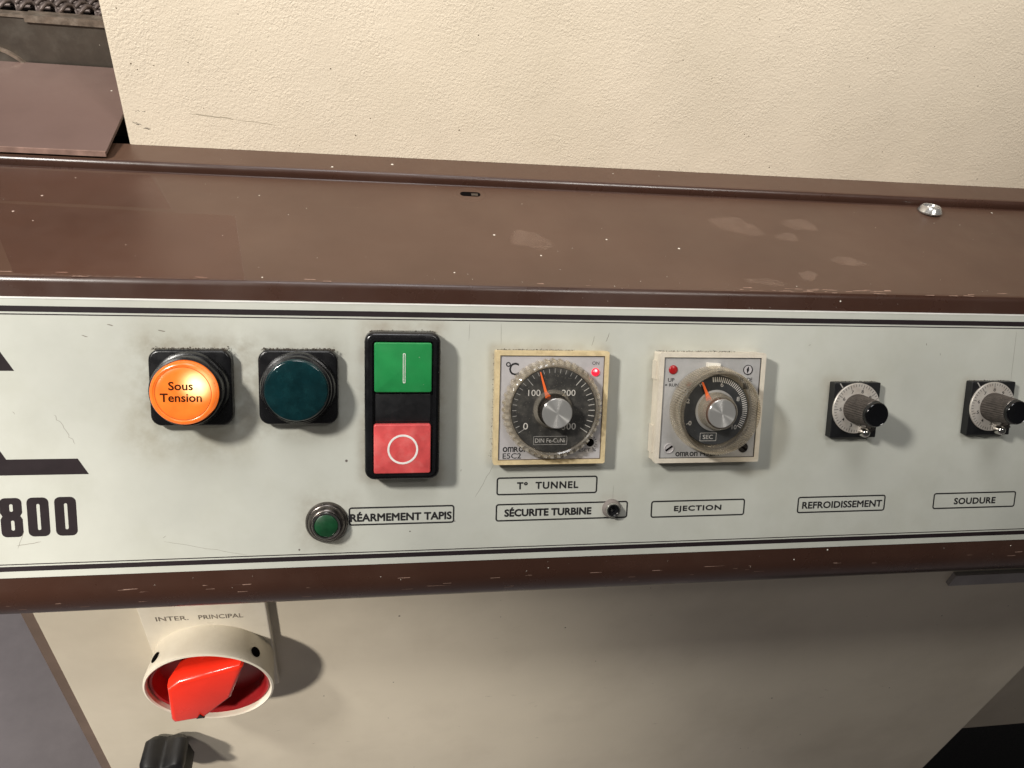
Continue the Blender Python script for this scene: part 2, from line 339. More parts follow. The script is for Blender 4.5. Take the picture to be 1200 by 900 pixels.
def text(s, x0, y0, x1, y1, m, parent, z, name='lettering', bold=0.012, shear=0.0, thick=0.03, space=1.0, label=None):
    """lettering stretched to the box x0..x1, y0..y1 (mm)"""
    cu = bpy.data.curves.new(name, 'FONT'); cu.body = s; cu.size = 1.0; cu.offset = 0 if 'M' in s or 'm' in s else min(bold, 0.004); cu.extrude = 0.01; cu.space_character = space; cu.resolution_u = 3
    me = curve_mesh(cu, name)
    xs = [v.co.x for v in me.vertices]; ys = [v.co.y for v in me.vertices]
    ax, bx, ay, by = min(xs), max(xs), min(ys), max(ys)
    for v in me.vertices:
        u = (v.co.x - ax) / (bx - ax); w = (v.co.y - ay) / (by - ay)
        zz = z + (thick if v.co.z > 0 else 0)
        v.co = ((x0 + u * (x1 - x0) + shear * w * (y1 - y0)) * MM, (y0 + w * (y1 - y0)) * MM, zz * MM)
    if bold > 0.005:
        k = bold * (y1 - y0) * 0.95 * MM
        b2 = bmesh.new(); b2.from_mesh(me); base = b2.verts[:] + b2.edges[:] + b2.faces[:]
        for q, (dx, dy) in enumerate(((k, 0), (-k, 0), (0, k), (0, -k), (.7 * k, .7 * k), (-.7 * k, .7 * k), (.7 * k, -.7 * k), (-.7 * k, -.7 * k))):
            d = bmesh.ops.duplicate(b2, geom=base)
            for g in d['geom']:
                if isinstance(g, bmesh.types.BMVert): g.co.x += dx; g.co.y += dy; g.co.z += (q + 1) * 3e-6
        b2.to_mesh(me); b2.free()
    me.materials.clear(); me.materials.append(m)
    o = bpy.data.objects.new(name, me); COL.objects.link(o); o.parent = parent
    if label: o['label'] = label
    return o
def thing(name, label, cat, group=None, loc=(0, 0, 0), rot=(0, 0, 0)):
    o = bpy.data.objects.new(name, None); o.empty_display_size = 0.01; COL.objects.link(o)
    o.location = loc; o.rotation_euler = rot; o['label'] = label; o['category'] = cat
    if group: o['group'] = group
    return o
ROTP = (PI / 2 - TILT, 0, 0)          # panel frame: local x right, y up the panel, z out of it
ROTC = (PI / 2, 0, 0)                 # upright frame: local x right, y up, z towards the viewer
def on_panel(x, y, h=0.0):
    c, s = math.cos(TILT), math.sin(TILT)
    return (x * MM, (y * s - h * c) * MM, (y * c + h * s) * MM)
def on_cab(x, z, Y): return (x * MM, Y * MM, z * MM)
def grime(parent, x0, x1, y, z0, z1, n=70, spread=0.7, seed=1, size=0.35):
    n = int(n * 3.2); size *= 1.15; spread *= 0.62
    rr = random.Random(seed); bm = bmesh.new()
    for i in range(n):
        x = rr.uniform(x0, x1); yy = y + abs(rr.gauss(0, spread)); z = rr.uniform(z0, z1); s = size * rr.uniform(0.4, 1.3)
        vs = [bm.verts.new((x + rr.uniform(-s, s), yy + rr.uniform(-s, s), z + rr.uniform(0, s))) for _ in range(4)]
        for f in ((0, 1, 2), (0, 1, 3), (0, 2, 3), (1, 2, 3)): bm.faces.new([vs[k] for k in f])
    return link('grime', bm, GRIME, parent, kind='stuff')

# ------------------------------------------------------------------ floor (structure)
bm = bmesh.new(); box(bm, -3000, 3000, -2500, 3500, -960, -950)
floor = link('floor', bm, FLOOR); floor['kind'] = 'structure'

# ------------------------------------------------------------------ console
console = thing('control_console', 'long glossy brown sloping console carrying the grey control panel across the machine', 'console')
X0, X1 = -420, 520
def world_pt(z, h=0.0):    # panel coords -> world (Y,Z) mm
    c, s = math.cos(TILT), math.sin(TILT); return (z * s - h * c, z * c + h * s)
prof = []
# underside, lower roll, slope, top roll, top, lip
zs = -104.6; R = 15.0
c0 = world_pt(zs, -R)       # centre of the lower roll
a_face = math.atan2(math.sin(TILT), -math.cos(TILT))   # outward normal angle (Y,Z)
a_dn = -PI / 2
low = []
a0 = a_face; a1 = 2 * PI - PI / 2
for i in range(15):
    a = a0 + (a1 - a0) * i / 14
    low.append((c0[0] + R * math.cos(a), c0[1] + R * math.sin(a)))
prof += [(40, low[-1][1]), ] + list(reversed(low))
ZT = 16.0; RT = 4.0
# upper roll: centre sits RT under top and RT behind slope plane
zc = (ZT - RT - 0 + RT * math.sin(TILT)) / math.cos(TILT) if False else None
# solve panel z so that centre world Z = ZT-RT
c_, s_ = math.cos(TILT), math.sin(TILT)
zc = (ZT - RT + RT * s_) / c_
cu_ = world_pt(zc, -RT)
for i in range(9):
    a = a_face + (PI / 2 - a_face) * i / 8
    prof.append((cu_[0] + RT * math.cos(a), cu_[1] + RT * math.sin(a)))
print('upper roll from z', zc, 'centre', cu_)
for i in range(7):      # groove then rounded lip
    t_ = i / 6
    prof.append((100.2 + 2.2 * t_, ZT + (0 if i == 0 else 0) - 0.5 * math.sin(PI * t_)))
for i in range(8):
    a = PI - PI / 2 * i / 7
    prof.append((105.4 + 3.0 * math.cos(a), 17.6 + 3.0 * math.sin(a)))
prof += [(121.5, 20.9), (122.3, 20.2), (122.3, -40), (40, -40)]
bm = bmesh.new()
A = [bm.verts.new((X0, y, z)) for y, z in prof]; B = [bm.verts.new((X1, y, z)) for y, z in prof]
for i in range(len(prof)):
    j = (i + 1) % len(prof); bm.faces.new((A[i], A[j], B[j], B[i]))
bm.faces.new(A); bm.faces.new(B)
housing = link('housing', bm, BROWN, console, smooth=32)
housing.data.materials.append(TOP_BROWN)
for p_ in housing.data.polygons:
    if p_.normal.z > 0.93 and p_.center.z > 0.010: p_.material_index = 1  # upward faces of top and lip take the lighter, greyer brown

# fascia plate
fp = bpy.data.objects.new('fascia_plate', None)
bm = bmesh.new(); box(bm, X0 + 60, X1 - 60, -99.2, 10.8, -0.3, 0.25)
bpy.data.objects.remove(fp)
fascia = link('fascia_plate', bm, FASCIA, console)
fascia.location = on_panel(0, 0, 0.0); fascia.rotation_euler = ROTP
# the plate's front is local z = 0.25
FZ = 0.25
def stripe(y0, y1, name='stripe'):
    bm = bmesh.new(); box(bm, X0 + 60, X1 - 60, y0, y1, FZ - 0.1, FZ + 0.03); return link(name, bm, INKB, fascia)
stripe(5.35, 7.55); stripe(4.2, 4.65); stripe(-96.5, -94.5); stripe(-93.85, -93.45)
bm = bmesh.new(); box(bm, X0 + 60, X1 - 60, 10.3, 10.95, -0.3, 0.42); link('plate_edge_highlight', bm, mat('edge_highlight_white', (0.75, 0.74, 0.70), 0.4), fascia)  # pale strip painting the highlight along the plate's top edge
def caption(x0, x1, y0, y1, s, tx0, tx1, ty0, ty1, **k):
    bm = bmesh.new(); frame(bm, x1 - x0, y1 - y0, 1.3, 0.68, FZ - 0.1, FZ + 0.03, (x0 + x1) / 2, (y0 + y1) / 2); link('caption_frame', bm, INK, fascia)
    text(s, tx0, ty0, tx1, ty1, INK, fascia, FZ, bold=0.05, **k)
caption(4.7, 49.3, -70.3, -62.3, 'Tº  TUNNEL', 13.7, 40.6, -67.7, -64.7, space=1.15)
caption(4.6, 63.7, -82.0, -74.1, 'SÉCURITE TURBINE', 8.6, 47.0, -79.8, -75.9)
caption(74.4, 119.1, -82.4, -74.5, 'EJECTION', 85.4, 107.7, -80.2, -77.2, space=1.12)
caption(145.0, 189.7, -82.3, -74.4, 'REFROIDISSEMENT', 147.6, 188.0, -80.1, -77.0)
caption(214.9, 259.6, -82.3, -74.3, 'SOUDURE', 226.3, 248.6, -80.1, -77.1, space=1.05)
caption(-57.2, -13.1, -81.9, -73.9, 'RÉARMEMENT TAPIS', -56.4, -14.4, -80.1, -76.1)
# big maker's mark, cut by the picture edge, and the number
shapes2d('printed_logo', [[(-186.0, -7.0), (-180.0, -17.0), (-214, -17.0), (-208, -7.0)],
                  [(-189.4, -44.0), (-185.2, -51.3), (-159.9, -51.3), (-156.2, -57.6), (-222, -57.6), (-214, -44.0)]], INKB, fascia, FZ)
def digit_outline(cx, w=7.9):
    return rrect(w, 15.8, 2.1, 5, cx, -74.5)
shapes2d('printed_digit', [digit_outline(-175.4), rrect(1.15, 10.6, 0.55, 4, -175.3, -74.5)], INKB, fascia, FZ)
shapes2d('printed_digit', [digit_outline(-165.5), rrect(1.15, 10.6, 0.55, 4, -165.4, -74.5)], INKB, fascia, FZ)
e = digit_outline(-185.0)
e8 = []
for (x, y) in rrect(7.9, 7.6, 2.0, 5, -185.0, -70.5)[6:18]: e8.append((x, y))
e8 = [(-181.05, -72.6)] + rrect(7.9, 8.0, 2.0, 5, -185.0, -70.6)[6:18] + [(-188.95, -72.6), (-188.2, -73.9), (-188.95, -75.2)] + rrect(7.9, 8.6, 2.0, 5, -185.0, -78.1)[18:24] + rrect(7.9, 8.6, 2.0, 5, -185.0, -78.1)[0:6] + [(-181.05, -75.2), (-181.8, -73.9)]
shapes2d('printed_digit', [e8, rrect(1.2, 3.0, 0.55, 4, -184.9, -70.6), rrect(1.2, 4.0, 0.55, 4, -184.7, -77.7)], INKB, fascia, FZ)
# hairline cracks, nicks and pen-like marks in the film
bm = bmesh.new(); rr = random.Random(3)
def wob(x0, y0, x1, y1, n, a):
    return [(x0 + (x1 - x0) * i / n + rr.uniform(-a, a), y0 + (y1 - y0) * i / n + rr.uniform(-a, a)) for i in range(n + 1)]
ribbon(bm, wob(3.2, -57, -4.5, -71, 9, 0.15) , 0.12, FZ, FZ + 0.02)
ribbon(bm, wob(-167.5, -33.5, -160.5, -45.5, 12, 0.5), 0.14, FZ, FZ + 0.02)
ribbon(bm, wob(-8, 3.5, -8.3, -4, 5, 0.05), 0.10, FZ, FZ + 0.02)
ribbon(bm, wob(5, 3.5, 5.2, -5.5, 5, 0.05), 0.12, FZ, FZ + 0.02)
ribbon(bm, wob(45.2, -1.2, 43.8, -5.8, 5, 0.15), 0.16, FZ, FZ + 0.02)
ribbon(bm, wob(51.5, 0, 50.2, -3.8, 5, 0.15), 0.22, FZ, FZ + 0.02)
ribbon(bm, wob(56.6, -67, 56.6, -73, 4, 0.03), 0.10, FZ, FZ + 0.02)
ribbon(bm, wob(-184, -86, -175, -84.6, 6, 0.15), 0.2, FZ, FZ + 0.02)
ribbon(bm, wob(-181, -80, -183.5, -87, 6, 0.2), 0.14, FZ, FZ + 0.02)
ribbon(bm, wob(-130, -86, -98, -93, 8, 0.3), 0.09, FZ, FZ + 0.02)
ribbon(bm, wob(248, 3.2, 248.4, -20, 8, 0.05), 0.12, FZ, FZ + 0.02)
ribbon(bm, wob(-146.5, 1, -144.3, 0.5, 3, 0.1), 0.4, FZ, FZ + 0.02)
ribbon(bm, wob(-128.5, -0.9, -125.6, -1.5, 4, 0.15), 0.4, FZ, FZ + 0.02)
ribbon(bm, wob(-155.8, -3.3, -153.6, -3.9, 3, 0.1), 0.35, FZ, FZ + 0.02)
for i in range(12):
    x = rr.uniform(-185, 255); y = rr.uniform(-91, 2); ribbon(bm, wob(x, y, x + rr.uniform(-1.2, 1.2), y + rr.uniform(-1.2, 1.2), 3, 0.1), rr.uniform(0.12, 0.35), FZ, FZ + 0.02)
link('scratches', bm, mat('scratch_grime', (0.20, 0.18, 0.15), 0.7), fascia, kind='stuff')

# slot pressed in the console top, with its ringed recess
slot = bpy.data.objects.new('keyhole_slot', None); bpy.data.objects.remove(slot)
bm = bmesh.new(); lathe(bm, [(6.2, 0.0), (6.6, 0.1), (7.4, 0.1), (8.0, 0.0)], 40)
o = link('slot_rim', bm, TOP_BROWN, console, smooth=50); o.location = (-0.9 * MM, 93.0 * MM, ZT * MM)
bm = bmesh.new(); add_rings(bm, [[(x, y, z) for x, y in rrect(10.0, 4.6, 2.0, 6)] for z in (0.02, 0.10)])
o = link('slot_opening', bm, DARKVOID, console); o.location = (-0.9 * MM, 93.0 * MM, ZT * MM)
bm = bmesh.new(); box(bm, 0.4, 3.6, -2.0, 0.4, 0.1, 0.35)
o = link('slot_tongue', bm, GUN, console); o.location = (-0.9 * MM, 93.0 * MM, ZT * MM)

# smears dried on the console top, scuffs on the rolls, loose grit
def blob(bm, cx, cy, rx, ry, seed, z=0.03, n=40):
    r_ = random.Random(seed); ph = [r_.uniform(0, 6.28) for _ in range(5)]
    pts = []
    for i in range(n):
        a = 2 * PI * i / n; k = 1 + sum(0.17 / (q + 1) * math.sin((q + 2) * a + ph[q]) for q in range(5))
        pts.append((cx + rx * k * math.cos(a), cy + ry * k * math.sin(a)))
    bm.faces.new([bm.verts.new((x, y, z)) for x, y in pts])
SMF = clear_mat('dried_smear_film', (1, 1, 1), 0.030, 1.0, (0.50, 0.36, 0.28), gloss=0.0)
for k, (px, py, rx, ry) in enumerate([(22.5, 49, 9.5, 9), (130, 70, 12.5, 10), (166, 74, 9, 7.5), (153, 60, 6, 5), (148, 24, 5, 4.5), (175, 38, 8, 5), (125, 18, 10, 3)]):
    bm = bmesh.new()
    for q, kk in enumerate((1.0, 0.93, 0.86, 0.78)): blob(bm, px, py, rx * kk, ry * kk, k + 11, z=ZT + 0.05 + q * 0.01 + k * 0.002)
    link('smear', bm, SMF, console, kind='stuff')
bm = bmesh.new(); rr = random.Random(5)
def grain(bm, x, y, z, s):
    vs = [bm.verts.new((x + rr.uniform(-s, s), y + rr.uniform(-s, s), z + (rr.uniform(0, s)))) for _ in range(4)]
    for f in ((0, 1, 2), (0, 1, 3), (0, 2, 3), (1, 2, 3)): bm.faces.new([vs[k] for k in f])
for i in range(150):
    y = rr.choice([rr.uniform(9, 100), rr.uniform(9, 24), rr.uniform(94, 120)]); x = rr.uniform(-215, 330)
    z = ZT if y < 100 else (20.6 if y > 105 else 19)
    grain(bm, x, y, z, rr.choice([0.10, 0.14, 0.2, 0.32]))
for i in range(40):
    zpan = rr.uniform(11.2, 15) if rr.random() < 0.4 else rr.uniform(-108, -100)
    Y, Z = world_pt(zpan, 0.02); grain(bm, rr.uniform(-200, 270), Y, Z, rr.choice([0.12, 0.2, 0.3]))
link('dust_grains', bm, GRIT, console, kind='stuff')
# paint scuffs along the lower roll and the front edge of the top
bm = bmesh.new()
def roll_pt(a, x): return (x, c0[0] + (R + 0.03) * math.cos(a), c0[1] + (R + 0.03) * math.sin(a))
for i in range(44):
    x = rr.uniform(-200, 290); a = a_face + rr.uniform(0.05, 0.7); l = rr.uniform(0.8, 6) * (1 if rr.random() < 0.8 else 2.5); w = rr.uniform(0.005, 0.018)
    vs = [bm.verts.new(p) for p in (roll_pt(a, x), roll_pt(a + rr.uniform(-.01, .01), x + l), roll_pt(a + w * .6, x + l * 0.9), roll_pt(a + w, x + l * 0.1))]
    bm.faces.new(vs)
for i in range(45):
    x = rr.choice([rr.uniform(-200, 300), rr.uniform(120, 180)]); y = 9.5 + rr.uniform(0, 3.5); l = rr.uniform(1, 7); z = ZT + 0.03
    vs = [bm.verts.new(p) for p in ((x, y, z), (x + l, y + rr.uniform(-.2, .2), z), (x + l * .9, y + rr.uniform(.2, .5), z), (x + l * .1, y + rr.uniform(.2, .5), z))]
    bm.faces.new(vs)
link('scuffs', bm, mat('rubbed_paint', (0.34, 0.22, 0.17), 0.6, var=0.3, vscale=400), console, kind='stuff')

# two strips of old clear film on the left of the console top
def tape(label, pts, group='clear film strips on the console'):
    bm = bmesh.new(); bm.faces.new([bm.verts.new((x, y, ZT + 0.08)) for x, y in pts])
    o = link('tape_strip', bm, FILM); o['label'] = label; o['category'] = 'tape'; o['group'] = group
tape('large strip of old clear tape lying along the front left of the brown console top', [(-178, 10.5), (-96, 9.8), (-107, 62.0), (-208, 66)])
tape('faint narrow clear tape strip behind the larger one at the left of the brown console', [(-214, 68.5), (-134, 66), (-150, 98.5), (-217, 99)])

bm = bmesh.new(); rr = random.Random(8)
for (xa, ya, xb, yb) in ((-96, 9.8, -107, 62), (-178, 10.5, -96, 9.8), (-134, 66, -148, 98)):
    for i in range(26):
        u = i / 26; du = rr.uniform(0.2, 1) / 26
        ribbon(bm, [(xa + (xb - xa) * u, ya + (yb - ya) * u), (xa + (xb - xa) * (u + du), ya + (yb - ya) * (u + du))], rr.uniform(0.15, 0.5), ZT + 0.09, ZT + 0.12)
link('tape_edge_dust', bm, mat('edge_dust', (0.22, 0.155, 0.125), 0.7), console, kind='stuff')
# chrome screw head on the console top
sc = thing('screw', 'shiny domed chrome screw head at the right rear of the brown console top', 'screw', None, (252.5 * MM, 94.5 * MM, ZT * MM), (math.radians(-8), 0, 0))
bm = bmesh.new(); lathe(bm, [(0, 0), (6.0, 0), (6.4, 0.8), (5.2, 3.2), (4.6, 3.7), (4.2, 3.4), (3.9, 2.6), (0, 2.4)], 40); link('head', bm, mat('bright_zinc', (0.55, 0.54, 0.52), 0.20, metal=0.75, var=0.1, vscale=400), sc, smooth=25)

# ------------------------------------------------------------------ hood above (cream, textured)
hood = thing('machine_hood', 'tall cream machine hood with orange-peel enamel rising behind the brown console', 'machine hood')
bm = bmesh.new()
hx0, hx1 = -163.5, 620
rings = []
for z in (20.95, 420):
    rings.append([(x + (hx0 + hx1) / 2, y + 271, z) for x, y in rrect(hx1 - hx0, 300, 1.4, 4)])
add_rings(bm, rings); link('shell', bm, CREAM, hood, smooth=40)
# scuffs on the shell
bm = bmesh.new()
def vrib(pts, w, bmx, Y=120.97):
    k = len(pts)
    for i in range(k - 1):
        (x0, z0), (x1, z1) = pts[i], pts[i + 1]; ww = w * (0.4 if i in (0, k - 2) else 1) / 2
        vs = [bmx.verts.new(p) for p in ((x0, Y, z0 - ww), (x1, Y, z1 - ww), (x1, Y, z1 + ww), (x0, Y, z0 + ww))]; bmx.faces.new(vs)
for i in range(16): 
    x = rr.uniform(-161.0, -154.0); vrib(wob(x, 32.5 - (x + 161) * 0.55 + rr.uniform(-.5, .5), x + rr.uniform(.5, 2), 32 - (x + 160) * 0.55 + rr.uniform(-.5, .3), 2, 0.15), 0.35, bm)
for i in range(6):
    x = rr.uniform(-158, -154); vrib(wob(x, 37.5 + rr.uniform(-.4, .4), x + 0.9, 37.3 + rr.uniform(-.3, .3), 2, 0.1), 0.3, bm)
link('black_scuffs', bm, mat('black_rub_mark', (0.035, 0.028, 0.02), 0.8), hood, kind='stuff')
bm = bmesh.new(); vrib(wob(-133, 37.5, -112, 36.0, 9, 0.35), 0.5, bm); vrib(wob(-112, 36, -94, 34, 8, 0.25), 0.3, bm); vrib(wob(-76.5, 45, -77, 41, 3, 0.1), 0.3, bm)
link('grey_scuffs', bm, mat('grey_rub_mark', (0.42, 0.36, 0.27), 0.8), hood, kind='stuff')

# ------------------------------------------------------------------ left: cover, side rail, belt
cover = thing('cover_plate', 'mauve-brown painted sheet cover overlapping the left rear of the console', 'cover plate')
a7 = math.radians(7); bm = bmesh.new()
rings = []
for t_ in (0.0, -1.6):
    rings.append([(x, 104.1 + d * math.cos(a7) - t_ * math.sin(a7) * 0, 24.0 + d * math.sin(a7) + t_) for x, d in ((-330, 0), (-169, 0), (-170.0, 84), (-330, 84))])
add_rings(bm, rings); link('sheet', bm, COVER, cover)
bm = bmesh.new(); box(bm, -330, -169.2, 103.7, 104.6, 21.8, 24.15); link('front_edge', bm, mat('light_brown_edge', (0.30, 0.19, 0.155), 0.35, var=0.3, vscale=200), cover)  # front edge in a lighter brown than the sheet
rail = thing('side_rail', 'oily dark steel side rail with a rubbed top edge behind the brown cover plate', 'rail')
bm = bmesh.new(); box(bm, -360, 200, 189, 192, -3.9, 56.0); link('rail_web', bm, STEEL, rail)
bm = bmesh.new(); box(bm, -360, -222.5, 188.2, 195, 56.0, 57.3); link('top_edge', bm, RUST, rail)
bm = bmesh.new(); box(bm, -222.4, -130, 187.6, 196, 54.2, 57.6); link('top_edge', bm, RUST, rail)
bm = bmesh.new(); lathe(bm, [(0, 0), (21, 0), (21, 1.4), (19.5, 1.8), (0, 1.8)], 60)
o = link('round_boss', bm, STEEL, rail, smooth=40); o.location = (-244.5 * MM, 188.9 * MM, 19 * MM); o.rotation_euler = ROTC
bm = bmesh.new(); lathe(bm, [(21.2, 0), (22.6, 0), (22.6, 2.2), (21.2, 2.2)], 60, closed=True)
o = link('boss_rim', bm, RUST, rail, smooth=40); o.location = (-244.5 * MM, 188.9 * MM, 19 * MM); o.rotation_euler = ROTC

bm = bmesh.new(); box(bm, -400, 300, 122.5, 360, -6, -4); link('dark_gap_sheet', bm, DARKVOID, rail)  # black sheet added to keep the gap beside the hood dark
belt = thing('conveyor_belt', 'dark woven wire conveyor belt glimpsed at the top left corner above the steel rail', 'conveyor belt')
def tube(bm, pts, r, n=7):
    rings = []
    for i, p in enumerate(pts):
        a = Vector(pts[max(0, i - 1)]); b = Vector(pts[min(len(pts) - 1, i + 1)]); d = (b - a).normalized()
        u = d.cross(Vector((0.123, 0.3, 1))).normalized(); v = d.cross(u)
        rings.append([tuple(Vector(p) + r * (math.cos(2 * PI * k / n) * u + math.sin(2 * PI * k / n) * v)) for k in range(n)])
    add_rings(bm, rings)
for row in range(7):
    bm = bmesh.new(); y0 = 200 + row * 7.0
    pts = [(-300 + i * 1.2, y0 + 3.4 * math.sin(i * 1.2 / 9.5 * 2 * PI + row * PI), 58 + 2.6 * math.cos(i * 1.2 / 9.5 * 2 * PI + row * PI)) for i in range(130)]
    tube(bm, pts, 1.25); link('belt_wire', bm, WIRE, belt, smooth=60)
    bm = bmesh.new(); tube(bm, [(-300, y0 + 3.5, 57.4), (-140, y0 + 3.5, 57.4)], 1.0); link('cross_rod', bm, WIRE, belt, smooth=60)
bm = bmesh.new(); box(bm, -320, -130, 196.5, 262, 50, 51); link('belt_bed', bm, DARKVOID, belt)

# ------------------------------------------------------------------ cabinet below
K = 252.01 / 226.01     # cabinet plane lies this much farther than first measured
def far(x, z): return (-42.377 + K * (x + 42.377), 181.48 + K * (z - 181.48))
YC = 0.0
cab = thing('machine_cabinet', 'plain cream machine cabinet below the console carrying the red rotary main switch', 'cabinet')
bm = bmesh.new(); box(bm, -222.0, 442, YC, 330, -850, -97); bmesh.ops.bevel(bm, geom=[e for e in bm.edges if abs(e.verts[0].co.z - e.verts[1].co.z) > 100], offset=0.9, segments=3, affect='EDGES')
link('front_panel', bm, CABINET, cab, smooth=40)
bm = bmesh.new(); box(bm, -231.5, -222.2, YC + 6.0, YC + 9.0, -850, -99); link('side_strip', bm, SIDEBROWN, cab)  # brown strip just behind the cabinet's left edge
bm = bmesh.new(); rr = random.Random(41)
for i in range(34):
    x = rr.uniform(-190, 330); z = rr.uniform(-380, -200); l = rr.uniform(0.6, 5); vrib(wob(x, z, x + l, z + rr.uniform(-l, l) * .5, 3, 0.15), rr.uniform(0.12, 0.5), bm, YC - 0.04)
link('rub_marks', bm, mat('faint_rub_mark', (0.40, 0.35, 0.27), 0.7), cab, kind='stuff')
bm = bmesh.new(); box(bm, 313, 500, YC - 3, YC - 0.01, -193.5, -183.0); link('bracket', bm, GREYBAR, cab)
cab2 = thing('rear_cabinet', 'shaded olive-beige cabinet end low behind the right side of the machine', 'cabinet')
bm = bmesh.new(); box(bm, 442.5, 1300, 100, 420, -642, -80); link('end_panel', bm, CABINET, cab2)
bm = bmesh.new(); box(bm, 450, 1300, 118, 420, -850, -642.1); link('gap_block', bm, BLACK_MATT, cab2)  # black block added to fill the dark gap under the end panel
bm = bmesh.new(); rbox(bm, 1400, 1200, -950, -944, 20, 2, 1250, 300); o = link('floor_shade_sheet', bm, mat('floor_shade_grey', (0.06, 0.058, 0.058), 0.6, stain=(0.14, 0.14, 0.14), stain_amt=0.7, stain_scale=8)); o['label'] = 'dark sheet added on the floor at the lower right corner in place of shade'; o['category'] = 'shade sheet'  # dark sheet added where the floor lies in shade

# ------------------------------------------------------------------ lamps
def bezel_lamp(cx, cy, label, mats, tall):
    t = thing('indicator_lamp', label, 'indicator lamp', 'round lens indicator lamps on the panel', on_panel(cx, cy, FZ), ROTP)
    bm = bmesh.new(); rbox(bm, 30.4, 29.8, 0, 4.6, 4.2, 1.1, n=8); link('bezel', bm, BLACK, t, smooth=40)
    zt = tall
    bm = bmesh.new()
    lathe(bm, [(14.4, 4.3), (14.4, 6.0), (13.9, 7.2), (13.3, 7.4), (13.2, zt - 2.6), (12.9, zt - 2.0), (12.2, zt - 1.8), (12.1, zt - 4)], 72)
    link('collar', bm, BLACK, t, smooth=40)
    grime(t, -14, 14, 14.6, 0.1, 3.8, 190, 0.55, int(abs(cx)), 0.30)
    return t
AMBER_HOT = (5.0, 3.6, 0.0)
AMB = lens_emit('lit_amber_lens', (1.0, 0.20, 0.025), (1.0, 0.80, 0.38), (5.0, 3.2, 16.5), 9.0, 0.76, 2.6)
AMBT = lens_emit('glowing_lettering', (0.06, 0.014, 0.003), (1.0, 0.62, 0.20), (7.4, 1.2, 16.5), 4.6, 0.4, 1.9)  # print emits near the hot spot, imitating lamp light coming through it
t = bezel_lamp(-116.2, -22.9, 'lit amber lamp marked Sous Tension in a square black bezel', None, 15.0)
bm = bmesh.new(); lathe(bm, [(11.9, 9), (11.9, 15.6), (11.5, 16.2), (10.7, 16.5), (10.5, 16.25), (9.9, 16.1), (9.6, 16.25), (8, 16.4), (4, 16.5), (0, 16.5)], 72)
link('lens', bm, AMB, t, smooth=50)
bm = bmesh.new(); lathe(bm, [(10.1, 16.12), (10.1, 16.3), (9.85, 16.3), (9.85, 16.12)], 64, closed=True); link('lens_groove', bm, mat('amber_groove', (0.6, 0.12, 0.02), 0.3), t, smooth=50)
text('Sous', -4.9, 1.3, 3.6, 4.4, AMBT, t, 16.52, bold=0.03)
text('Tension', -8.0, -3.1, 6.6, 0.0, AMBT, t, 16.52, bold=0.03)
# crust of old dirt round the amber lens
bm = bmesh.new(); rr2 = random.Random(9)
for i in range(150):
    a = rr2.uniform(0.2, 2.9) if rr2.random() < 0.6 else rr2.uniform(0, 6.28); r_ = rr2.uniform(11.3, 11.95); s = rr2.uniform(0.06, 0.2)
    c = (r_ * math.cos(a), r_ * math.sin(a), 15.9)
    vs = [bm.verts.new((c[0] + rr2.uniform(-s, s), c[1] + rr2.uniform(-s, s), c[2] + rr2.uniform(0, 0.4))) for _ in range(4)]
    for f in ((0, 1, 2), (0, 1, 3), (0, 2, 3), (1, 2, 3)): bm.faces.new([vs[k] for k in f])
link('lens_crust', bm, GRIME, t, kind='stuff')

TEAL = mat('unlit_teal_lens', (0.002, 0.021, 0.025), 0.16, var=0.35, vscale=120, coat=0.3, specks=0.012, speck_scale=260, speck_col=(0.05, 0.11, 0.12), stain=(0.006, 0.038, 0.042), stain_amt=0.8, stain_scale=170)
t = bezel_lamp(-76.0, -22.7, 'unlit dark teal-green lamp in a square black bezel beside the lit amber one', None, 12.0)
bm = bmesh.new(); lathe(bm, [(12.15, 8), (12.15, 11.3), (11.7, 11.9), (11.3, 12.0), (10, 12.25), (7, 12.6), (3.5, 12.85), (0, 12.9)], 72); link('lens', bm, TEAL, t, smooth=50)

# ------------------------------------------------------------------ twin start/stop switch
t = thing('twin_pushbutton', 'tall black start and stop switch with a green and a red square button', 'push button switch', None, on_panel(-35.3, -30.0, FZ), ROTP)
bm = bmesh.new(); rbox(bm, 30.0, 60.0, 0, 8.6, 4.0, 1.6, n=8); link('housing', bm, BLACK, t, smooth=40)
bm = bmesh.new(); frame(bm, 26.4, 56.2, 2.6, 1.3, 8.1, 10.2); link('raised_rim', bm, BLACK, t, smooth=40)
bm = bmesh.new(); rbox(bm, 22.5, 19.8, 5, 10.7, 0.9, 0.45, 0.1, 16.3); link('green_button', bm, GREEN, t, smooth=40)
bm = bmesh.new(); rbox(bm, 22.6, 20.2, 5, 10.9, 0.9, 0.5, -0.1, -16.6); link('red_button', bm, RED, t, smooth=40)
bm = bmesh.new(); rbox(bm, 22.4, 11.4, 5, 8.9, 0.5, 0.3, 0, -0.1); link('blank_plate', bm, BLACK_MATT, t, smooth=40)
bm = bmesh.new(); frame(bm, 0.95, 11.8, 0.25, 0.22, 10.65, 10.82, 0.45, 16.1); link('bar_mark', bm, WHITE_INK, t)
bm = bmesh.new(); lathe(bm, [(6.1, 10.85), (6.1, 11.0), (5.3, 11.0), (5.3, 10.85)], 64, 0.05, -16.7, closed=True); link('circle_mark', bm, WHITE_INK, t)
grime(t, -13, 13, 29.4, 0.1, 5.0, 170, 0.5, 4, 0.32)

